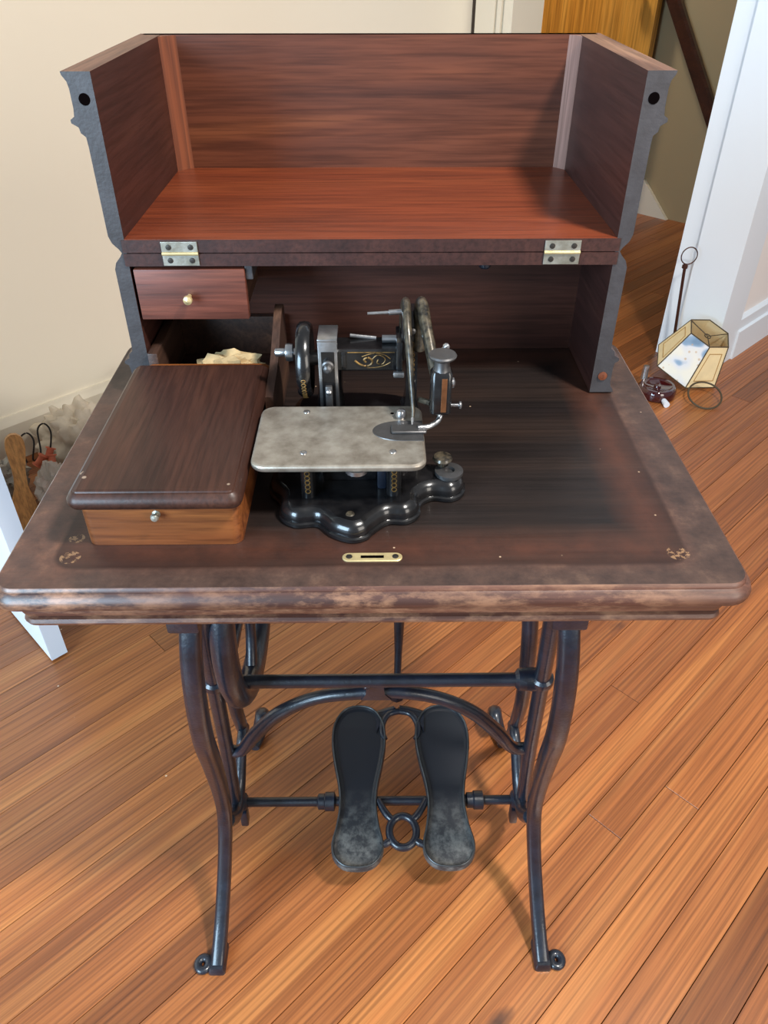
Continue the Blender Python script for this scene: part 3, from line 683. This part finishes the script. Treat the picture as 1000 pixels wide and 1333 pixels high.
# cloth plate
pl = MB().stack(rrect(-0.1065, 0.066, 0.0475, 0.172, 0.013, 6), [(0.003, 0.8270), (0.0008, 0.8275), (0.0, 0.8290), (0.0, 0.8315), (0.0008, 0.8328), (0.0025, 0.8335)]).build('cloth_plate', M['steel_dull'], sm, 30)
for x, y in ((-0.063, 0.160), (-0.0610, 0.088), (0.0185, 0.089)):
    MB().lathe([(0.0033, 0), (0.0031, .0006), (0.0018, .0011)], (x, y, 0.8335), (0, 0, 1), 14).build('plate_screw', M['steel'], pl)
MB().lathe([(0.0018, 0), (0.0018, .0002)], (0.0190, 0.156, 0.8335), (0, 0, 1), 10).build('oil_hole', M['hole'], pl)
el = [(0.0265 + 0.0265 * math.cos(q), 0.1240 + 0.0175 * math.sin(q)) for q in (math.radians(90 + 180 * i / 20) for i in range(21))] + [(0.0470, 0.1065), (0.0470, 0.1415)]
MB().stack(el, [(0, 0.8334), (0.0003, 0.8341)]).build('slide_plate', M['steel_grey'], pl, 30)
MB().lathe([(0.0045, 0), (0.0055, .004), (0.004, .008), (0.001, .009)], (0.0270, 0.148, 0.8335), (0, 0, 1), 16).build('thread_guide', M['steel'], pl)
# horizontal arm with gold ornament
arm = MB().stack([(-0.052, 0.205), (0.030, 0.205), (0.030, 0.236), (-0.052, 0.236)], [(0.002, 0.853), (0, 0.855), (0, 0.874), (0.002, 0.876)]).build('arm', M['japan'], sm, 20)
MB().box((-0.030, 0.2030, 0.856), (-0.026, 0.2052, 0.8745), 0.0008).build('arm_rib', M['japan'], arm, 30)
MB().box((0.0235, 0.1990, 0.850), (0.0300, 0.2400, 0.886), 0.002).build('arm_flange', M['japan'], arm, 30)
for pts, r in (([(-0.017, 0.865), (-0.012, 0.861), (-0.006, 0.859), (-0.001, 0.861), (0.000, 0.865), (-0.004, 0.868), (-0.008, 0.866), (-0.006, 0.863)], 0.0011),
               ([(0.000, 0.866), (0.004, 0.870), (0.009, 0.870), (0.013, 0.866), (0.010, 0.861), (0.005, 0.862), (0.006, 0.866)], 0.0006),
               ([(-0.010, 0.869), (-0.003, 0.8715), (0.004, 0.8725), (0.012, 0.871), (0.018, 0.8665)], 0.0005),
               ([(-0.005, 0.857), (0.004, 0.8575), (0.012, 0.8595), (0.018, 0.863)], 0.0005)):
    bar('gold_scroll', [(x, 0.2050, z) for x, z in pts], r, n=6, k=4, parent=arm, mat='gold')
bar('gold_line', [(-0.024, 0.2048, 0.8735), (0.022, 0.2048, 0.8735)], 0.0005, n=6, k=2, parent=arm, mat='gold')
MB().tube([(-0.022, 0.232, 0.8790), (0.004, 0.232, 0.8760)], 0.0022, 10).build('oil_tube', M['steel'], arm)
MB().tube([(0.010, 0.222, 0.8800), (0.0245, 0.222, 0.8800)], 0.0040, 14).build('tension_stud', M['steel'], arm)
bs = bar('arm_standard', [(-0.045, 0.245, 0.788), (-0.044, 0.246, 0.820), (-0.040, 0.235, 0.848), (-0.030, 0.222, 0.862)], [0.016, 0.0125, 0.0115, 0.010], n=14, parent=sm, mat='japan')
# steel bracket beside the hand wheel
bk2 = MB().box((-0.0525, 0.197, 0.812), (-0.0335, 0.205, 0.890), 0.0012).build('bracket', M['steel'], sm, 30)
MB().box((-0.0495, 0.1962, 0.8170), (-0.0365, 0.1972, 0.8780), 0.0004).build('bracket_face', M['japan'], bk2, 0)
MB().box((-0.0525, 0.197, 0.887), (-0.0335, 0.232, 0.8905), 0.001).build('bracket_top', M['steel'], bk2, 30)
MB().lathe([(0.0058, 0), (0.0060, 0.003), (0.0045, 0.004), (0.0040, 0.010), (0.002, 0.0115)], (-0.0430, 0.196, 0.8640), (0, -1, 0), 18).build('bracket_screw', M['steel_grey'], bk2)
MB().box((-0.0465, 0.192, 0.812), (-0.0395, 0.1965, 0.8430), 0.0015).build('lever', M['steel_grey'], bk2, 30)
MB().lathe([(0.0030, 0), (0.0028, 0.002), (0.001, 0.003)], (-0.0430, 0.192, 0.8370), (0, -1, 0), 12).build('lever_pin', M['steel'], bk2)
# hand wheel
hw = MB().lathe([(0.012, -0.004), (0.026, -0.003), (0.030, -0.0065), (0.035, -0.0068), (0.0372, -0.004), (0.0378, 0.0), (0.0372, 0.004), (0.035, 0.0068), (0.030, 0.0065), (0.026, 0.003), (0.012, 0.004)], (-0.0670, 0.222, 0.858), (1, 0, 0), 40).build('hand_wheel', M['japan'], sm, 40)
for i in range(9):
    q = math.radians(188 + 7 * i)
    c = Vector((-0.0670, 0.222 + 0.0379 * math.cos(q), 0.858 + 0.0379 * math.sin(q)))
    t = Vector((0, -math.sin(q), math.cos(q)))
    MB().loop([c + t * 0.0017 * math.cos(w) + Vector((0.0022 * math.sin(w), 0, 0)) for w in (2 * math.pi * j / 8 for j in range(8))], 0.00045, 5, side=(0, math.cos(q), math.sin(q))).build('gold_ring', M['gold'], hw)
MB().lathe([(0.0045, -0.004), (0.0045, 0.008), (0.0085, 0.009), (0.0090, 0.013), (0.0085, 0.016), (0.0042, 0.017), (0.0042, 0.026), (0.0035, 0.027)], (-0.0700, 0.222, 0.866), (-1, 0, 0), 18).build('wheel_nut', M['steel'], hw)
MB().tube([(-0.066, 0.222, 0.858), (-0.030, 0.222, 0.862)], 0.0065, 14).build('wheel_shaft', M['steel_grey'], hw)
# needle arm (left) and presser arm (right), two tall curved arms
na = [(0.0330, 0.236, 0.862), (0.0330, 0.240, 0.890), (0.0325, 0.228, 0.910), (0.0325, 0.207, 0.9185), (0.0330, 0.188, 0.911), (0.0345, 0.170, 0.894), (0.0365, 0.153, 0.866), (0.0380, 0.142, 0.846), (0.0375, 0.136, 0.8375)]
nar = bar('needle_arm', na, [0.0095, 0.0095, 0.0085, 0.0075, 0.0068, 0.0058, 0.0045, 0.0032, 0.002], 0.62, n=14, parent=sm, mat='bronze')
MB().box((0.0285, 0.205, 0.864), (0.0330, 0.240, 0.906), 0.002).build('arm_cheek', M['japan'], nar, 30)
MB().tube([(0.0310, 0.212, 0.9125), (0.0165, 0.212, 0.9115), (0.0160, 0.212, 0.9115), (-0.0040, 0.212, 0.9105)], [0.0026, 0.0026, 0.0016, 0.0014], 12).build('spool_pin', M['steel'], nar)
MB().box((0.0205, 0.194, 0.851), (0.0315, 0.199, 0.857), 0.0015).build('thread_hook', M['steel'], nar, 30)
pa2 = [(0.0475, 0.240, 0.860), (0.0475, 0.242, 0.888), (0.0475, 0.230, 0.909), (0.0480, 0.209, 0.9175), (0.0500, 0.189, 0.910), (0.0535, 0.171, 0.897), (0.0570, 0.154, 0.882), (0.0590, 0.146, 0.874)]
par = bar('presser_arm', pa2, [0.0095, 0.0095, 0.009, 0.0085, 0.0080, 0.0075, 0.0072, 0.006], 0.72, n=14, parent=sm, mat='bronze')
st = MB().stack([(0.0350, 0.236), (0.0465, 0.236), (0.0465, 0.258), (0.0350, 0.258)], [(-0.006, 0.7885), (-0.002, 0.796), (0, 0.806), (0, 0.893), (0.003, 0.902)]).build('rear_standard', M['japan'], sm, 40)
for i in range(9):
    MB().loop([(0.0408 + 0.0024 * math.cos(q), 0.2358, 0.822 + i * 0.0056 + 0.0024 * math.sin(q)) for q in (2 * math.pi * j / 10 for j in range(10))], 0.0005, 5, side=(0, 1, 0)).build('gold_ring', M['gold'], st)
MB().lathe([(0.0035, 0), (0.0035, 0.002), (0.0018, 0.003)], (0.0405, 0.236, 0.882), (0, -1, 0), 12).build('standard_screw', M['steel_grey'], st)
# presser bar housing, knob, screws, foot
ph = MB().stack(rrect(0.0530, 0.1290, 0.0725, 0.1470, 0.004, 3), [(0.002, 0.846), (0, 0.848), (0, 0.886), (0.0018, 0.889)]).build('presser_housing', M['japan'], sm, 40)
MB().box((0.0625, 0.1282, 0.850), (0.0675, 0.1292, 0.884), 0.0004).build('housing_strip', M['copper'], ph, 0)
MB().lathe([(0.0080, 0), (0.0072, 0.002), (0.0068, 0.009), (0.0085, 0.011), (0.0122, 0.0125), (0.0128, 0.0142), (0.0118, 0.0156), (0, 0.0160)], (0.0628, 0.138, 0.8885), (0, 0, 1), 26).build('pressure_knob', M['steel_grey'], ph)
MB().lathe([(0.0016, 0), (0.0016, 0.007), (0.0036, 0.008), (0.0036, 0.0095), (0.001, 0.0105)], (0.0725, 0.137, 0.8530), (1, 0, 0), 14).build('foot_screw', M['steel'], ph)
MB().lathe([(0.0050, 0), (0.0050, 0.0015), (0.002, 0.003)], (0.0725, 0.137, 0.8760), (1, 0, 0), 14).build('side_disc', M['steel'], ph)
MB().lathe([(0.0016, 0), (0.0016, 0.006), (0.0034, 0.0075), (0.0036, 0.010), (0.002, 0.012)], (0.0600, 0.158, 0.8960), (0.8, 0.1, 0.5), 14).build('arm_screw', M['steel'], par)
MB().tube([(0.0440, 0.150, 0.852), (0.0540, 0.141, 0.853)], 0.0028, 10).build('link', M['bronze'], ph)
ft = bar('presser_foot', [(0.0630, 0.1370, 0.8480), (0.0632, 0.1365, 0.8420), (0.0600, 0.1320, 0.8380), (0.0520, 0.1260, 0.8368), (0.0420, 0.1240, 0.8368)], [0.0030, 0.0028, 0.0026, 0.0026, 0.0026], n=12, parent=sm, mat='steel')
MB().stack(rrect(0.0175, 0.1170, 0.0500, 0.1310, 0.002, 3), [(0.0008, 0.8342), (0, 0.8348), (0, 0.8362), (0.0008, 0.8368)]).build('foot_sole', M['steel_grey'], ft, 30)
MB().tube([(0.0375, 0.1355, 0.8400), (0.0370, 0.1290, 0.8369)], [0.0016, 0.0008], 8).build('needle', M['steel'], nar)

# ------------------------------------------------------------------ lamp, loose shade and wire ring by the doorway
lx, ly = 0.905, 1.705
M['ruby'] = plain('dark_red_glass', lin(56, 9, 15), 0.08, 0.0, coat=0.8)
M['brown_rod'] = plain('brown_metal_rod', lin(74, 44, 36), 0.4, 0.6)
lamp = empty('shadeless_lamp', (lx, ly, 0), 'round dark red glass lamp without its shade beside the wire ring', 'lamp')
MB().lathe([(0.054, 0.0), (0.060, 0.004), (0.061, 0.018), (0.057, 0.032), (0.053, 0.036), (0.046, 0.036), (0.038, 0.030), (0.012, 0.028), (0.010, 0.034), (0, 0.035)], (lx, ly, 0), n=32).build('glass_foot', M['ruby'], lamp)
MB().tube([(lx - 0.030, ly + 0.052, 0.030), (lx - 0.028, ly + 0.056, 0.075)], [0.012, 0.009], 12).build('socket', M['steel'], lamp)
MB().tube([(lx + 0.006, ly - 0.060, 0.012), (lx + 0.008, ly - 0.086, 0.010)], [0.008, 0.010], 10).build('cord_plug', M['trim_white'], lamp)
rx, ry = 1.020, 1.925
rod = empty('metal_rod', (rx, ry, 0), 'thin brown metal rod with ring top leaning by the white casing', 'rod')
MB().tube([(rx, ry, 0.0), (rx - 0.028, ry + 0.004, 0.338)], 0.0048, 10).build('shaft', M['brown_rod'], rod)
MB().lathe([(0.0042, 0), (0.0090, 0.003), (0.0090, 0.012), (0.004, 0.016)], (rx - 0.028, ry + 0.004, 0.330), n=12).build('shaft_cap', M['brown_rod'], rod)
MB().loop([(rx - 0.022 + 0.025 * math.cos(q), ry + 0.004, 0.372 + 0.027 * math.sin(q)) for q in (2 * math.pi * i / 30 for i in range(30))], 0.0019, 8, side=(0, 1, 0)).build('top_ring', M['brown_rod'], rod)

ax = Vector((0.2238, -0.2707, 0.9363)).normalized()
ref = Vector((0, -1, 0)); ua = (ref - ax * ref.dot(ax)).normalized(); va = ax.cross(ua)
sc0 = Vector((1.0303, 1.819, 0.0444)); SHH, RB, RT = 0.141, 0.115, 0.0724
def hexp(r, h, i, off=227.44): q = math.radians(off + 60 * i); return sc0 + ax * h + (ua * math.cos(q) + va * math.sin(q)) * r
M['shade_cream'] = plain('cream_parchment', lin(246, 226, 178), 0.7, var=0.12, vscale=20)
M['shade_in'] = plain('parchment_inside', lin(196, 176, 136), 0.8)
M['shade_wire'] = plain('dark_shade_binding', lin(70, 58, 40), 0.6)
M['shade_line'] = plain('tan_border_line', lin(176, 140, 84), 0.7)
m, nt, p = new_mat('floral_print')
tc = N(nt, 'ShaderNodeTexCoord'); p.inputs['Roughness'].default_value = 0.7
n1 = N(nt, 'ShaderNodeTexNoise', Scale=16.0, Detail=1.0); nt.links.new(tc.outputs['Object'], n1.inputs['Vector'])
n2 = N(nt, 'ShaderNodeTexVoronoi', Scale=46.0); nt.links.new(tc.outputs['Object'], n2.inputs['Vector'])
c = ramp(nt, n1.outputs[0], [(0.40, lin(240, 238, 226)), (0.57, lin(226, 230, 236)), (0.63, lin(150, 178, 206)), (0.74, lin(120, 150, 180))])
f = ramp(nt, n2.outputs['Distance'], [(0.14, (0.7, 0.7, 0.7, 1)), (0.22, (0, 0, 0, 1))])
nt.links.new(mixc(nt, f, c, lin(206, 176, 140)), p.inputs['Base Color'])
M['floral'] = m
shade = empty('hexagonal_lampshade', sc0, 'cream hexagonal lampshade with blue floral panel tilted on the floor', 'lampshade')
for i in range(6):
    a0, a1, b0, b1 = hexp(RB, 0, i), hexp(RB, 0, i + 1), hexp(RT, SHH, i), hexp(RT, SHH, i + 1)
    cen = (a0 + a1 + b0 + b1) / 4; nrm = (a1 - a0).cross(b0 - a0).normalized()
    if nrm.dot(cen - sc0 - ax * SHH / 2) < 0: nrm = -nrm
    mid = (i == 1)
    mb = MB(); mb.quadring([[a0, a1, b1, b0], [q - nrm * 0.0015 for q in (a0, a1, b1, b0)]])
    pn = mb.build('shade_panel', M['floral'] if mid else M['shade_cream'], shade, 0)
    if not mid:
        fr = [cen + (q - cen) * 0.66 + nrm * 0.0006 for q in (a0, a1, b1, b0)]
        mb = MB()
        for u, w in zip(fr, fr[1:] + fr[:1]): mb.tube([u, w], 0.0013, 6)
        mb.build('border_line', M['shade_line'], pn)
    MB().tube([a0, b0], 0.0018, 6).build('binding', M['shade_wire'], shade)
MB().loop([hexp(RB, 0, i) for i in range(6)], 0.0018, 6, side=ax).build('bottom_binding', M['shade_wire'], shade)
MB().loop([hexp(RT, SHH, i) for i in range(6)], 0.0020, 6, side=ax).build('top_binding', M['shade_wire'], shade)
for i in (0, 2, 4):
    MB().tube([hexp(RT, SHH - 0.002, i), sc0 + ax * (SHH - 0.012)], 0.0016, 6).build('spider_arm', M['shade_wire'], shade)
MB().loop([sc0 + ax * (SHH - 0.012) + (ua * math.cos(q) + va * math.sin(q)) * 0.010 for q in (2 * math.pi * j / 14 for j in range(14))], 0.0018, 6, side=ax).build('spider_ring', M['shade_wire'], shade)
wr2 = MB().loop([(1.040 + 0.052 * math.cos(q), 1.652 + 0.046 * math.sin(q), 0.026 + 0.022 * math.sin(q)) for q in (2 * math.pi * i / 40 for i in range(40))], 0.0030, 8).build('wire_ring', M['shade_wire'], None, 50, origin=(1.04, 1.652, 0))
tag(wr2, 'thin wire ring propped against the bottom of the lampshade', 'ring')

# ------------------------------------------------------------------ clutter on the floor by the cream wall
M['plastic'] = plain('clear_plastic', lin(176, 168, 156), 0.22, 0.0, var=0.3, vscale=30, coat=0.5)
m, nt, p = new_mat('clear_bag'); p.inputs['Base Color'].default_value = lin(206, 200, 190); p.inputs['Roughness'].default_value = 0.16
p.inputs['Alpha'].default_value = 0.55; M['clear_bag'] = m
M['cloth'] = plain('grey_white_cloth', lin(222, 208, 186), 0.9, var=0.22, vscale=18)
M['bluegrey'] = plain('blue_grey_plastic', lin(176, 182, 180), 0.4, var=0.2, vscale=20)
M['peach'] = plain('orange_spools', lin(206, 110, 78), 0.6, var=0.3, vscale=50)
M['paddle'] = wood('light_paddle_wood', lin(190, 134, 72), lin(208, 150, 84), lin(218, 164, 98), 'Z', 1.0, 0.5, 0.1)
M['black'] = plain('black_fabric', lin(16, 15, 15), 0.8)
M['wire'] = plain('black_wire', lin(36, 32, 30), 0.5, 0.4)
def thing(mb, name, mat, label, cat, origin, smooth=40): return tag(mb.build(name, mat, None, smooth, origin=origin), label, cat)
# wooden paddle leaning back
pb0, pt0 = Vector((-0.872, 1.030, 0.0)), Vector((-0.868, 1.100, 0.235))
ud = (pt0 - pb0).normalized(); sd = Vector((0.86, 0.5, 0)); sd = (sd - ud * sd.dot(ud)).normalized(); nd = ud.cross(sd)
half = [(0.026, 0.0), (0.030, 0.03), (0.026, 0.075), (0.016, 0.110), (0.0145, 0.150), (0.019, 0.185), (0.022, 0.215), (0.018, 0.236), (0.006, 0.246)]
pts = [tuple(q) for q in catmull(half, 3, False)] + [(-x, y) for x, y in [tuple(q) for q in catmull(half, 3, False)][::-1]]
thing(MB().prism(pts, pb0 - nd * 0.009, sd, ud, nd * 0.018, 0.003), 'wooden_paddle', M['paddle'], 'pale wooden paddle standing upright between the white door and plastic bags', 'paddle', pb0)
thing(crumple((-0.795, 1.085, 0.074), (0.044, 0.048, 0.080), 0.30, 3.0, 5.0, 4, 0.0), 'clear_bag', M['clear_bag'], 'crumpled clear plastic bag beside the wooden paddle', 'bag', (-0.795, 1.085, 0), 25)
for i, (x, y, z) in enumerate(((-0.864, 1.178, 0.108), (-0.848, 1.205, 0.112), (-0.832, 1.176, 0.108), (-0.852, 1.140, 0.06))):
    o = MB().lathe([(0.013, -.016), (0.013, -.013), (0.009, -.012), (0.009, .012), (0.013, .013), (0.013, .016)], (x, y, z), (0.5 - i * .3, 0.4, 0.6), 16)
    lab = ('orange thread spool on the pouch, nearest the paddle', 'orange thread spool at the back of the heap, nearest the cloth bundle', 'orange thread spool at the right, nearest the black pouch', 'lowest orange thread spool, behind the clear bag')[i]
    tag(o.build('thread_spool', M['peach'], None, 40, origin=(x, y, z - 0.01)), lab, 'spool', 'orange spools behind the clear bag')
thing(crumple((-0.850, 1.185, 0.042), (0.040, 0.034, 0.042), 0.15, 2.6, 15.0, 4, 0.0), 'spool_pouch', M['plastic'], 'grey plastic pouch under the orange thread spools', 'pouch', (-0.850, 1.185, 0), 25)
thing(crumple((-0.790, 1.320, 0.080), (0.105, 0.075, 0.098), 0.34, 1.9, 9.0, 5, 0.0), 'cloth_bundle', M['cloth'], 'crumpled grey-white cloth bundle in front of the cream wall', 'cloth', (-0.790, 1.32, 0), 70)
thing(crumple((-0.735, 1.190, 0.062), (0.042, 0.040, 0.070), 0.15, 2.0, 12.0, 4, 0.0), 'black_pouch', M['black'], 'black fabric pouch between cloth bundle and table edge', 'pouch', (-0.735, 1.19, 0), 25)
thing(crumple((-0.700, 1.480, 0.085), (0.080, 0.055, 0.095), 0.30, 2.2, 21.0, 4, 0.0), 'blue_grey_bag', M['bluegrey'], 'pale blue-grey plastic bag behind the cloth bundle by the baseboard', 'bag', (-0.70, 1.48, 0), 25)
thing(crumple((-0.960, 1.180, 0.050), (0.042, 0.050, 0.056), 0.35, 2.6, 33.0, 4, 0.0), 'grey_bag', M['plastic'], 'crumpled grey bag beside the white door left of the paddle', 'bag', (-0.96, 1.18, 0), 25)
wl = catmull([(-0.900, 1.180, 0.10), (-0.915, 1.205, 0.150), (-0.895, 1.215, 0.168), (-0.878, 1.205, 0.150), (-0.885, 1.185, 0.105), (-0.865, 1.195, 0.120), (-0.870, 1.225, 0.170), (-0.852, 1.232, 0.186), (-0.836, 1.222, 0.165), (-0.846, 1.200, 0.110)], 6, False)
thing(MB().tube(wl, 0.0022, 8), 'looped_wire', M['wire'], 'black looped wire sticking up between the paddle and cloth bundle', 'wire', (-0.88, 1.2, 0.10))
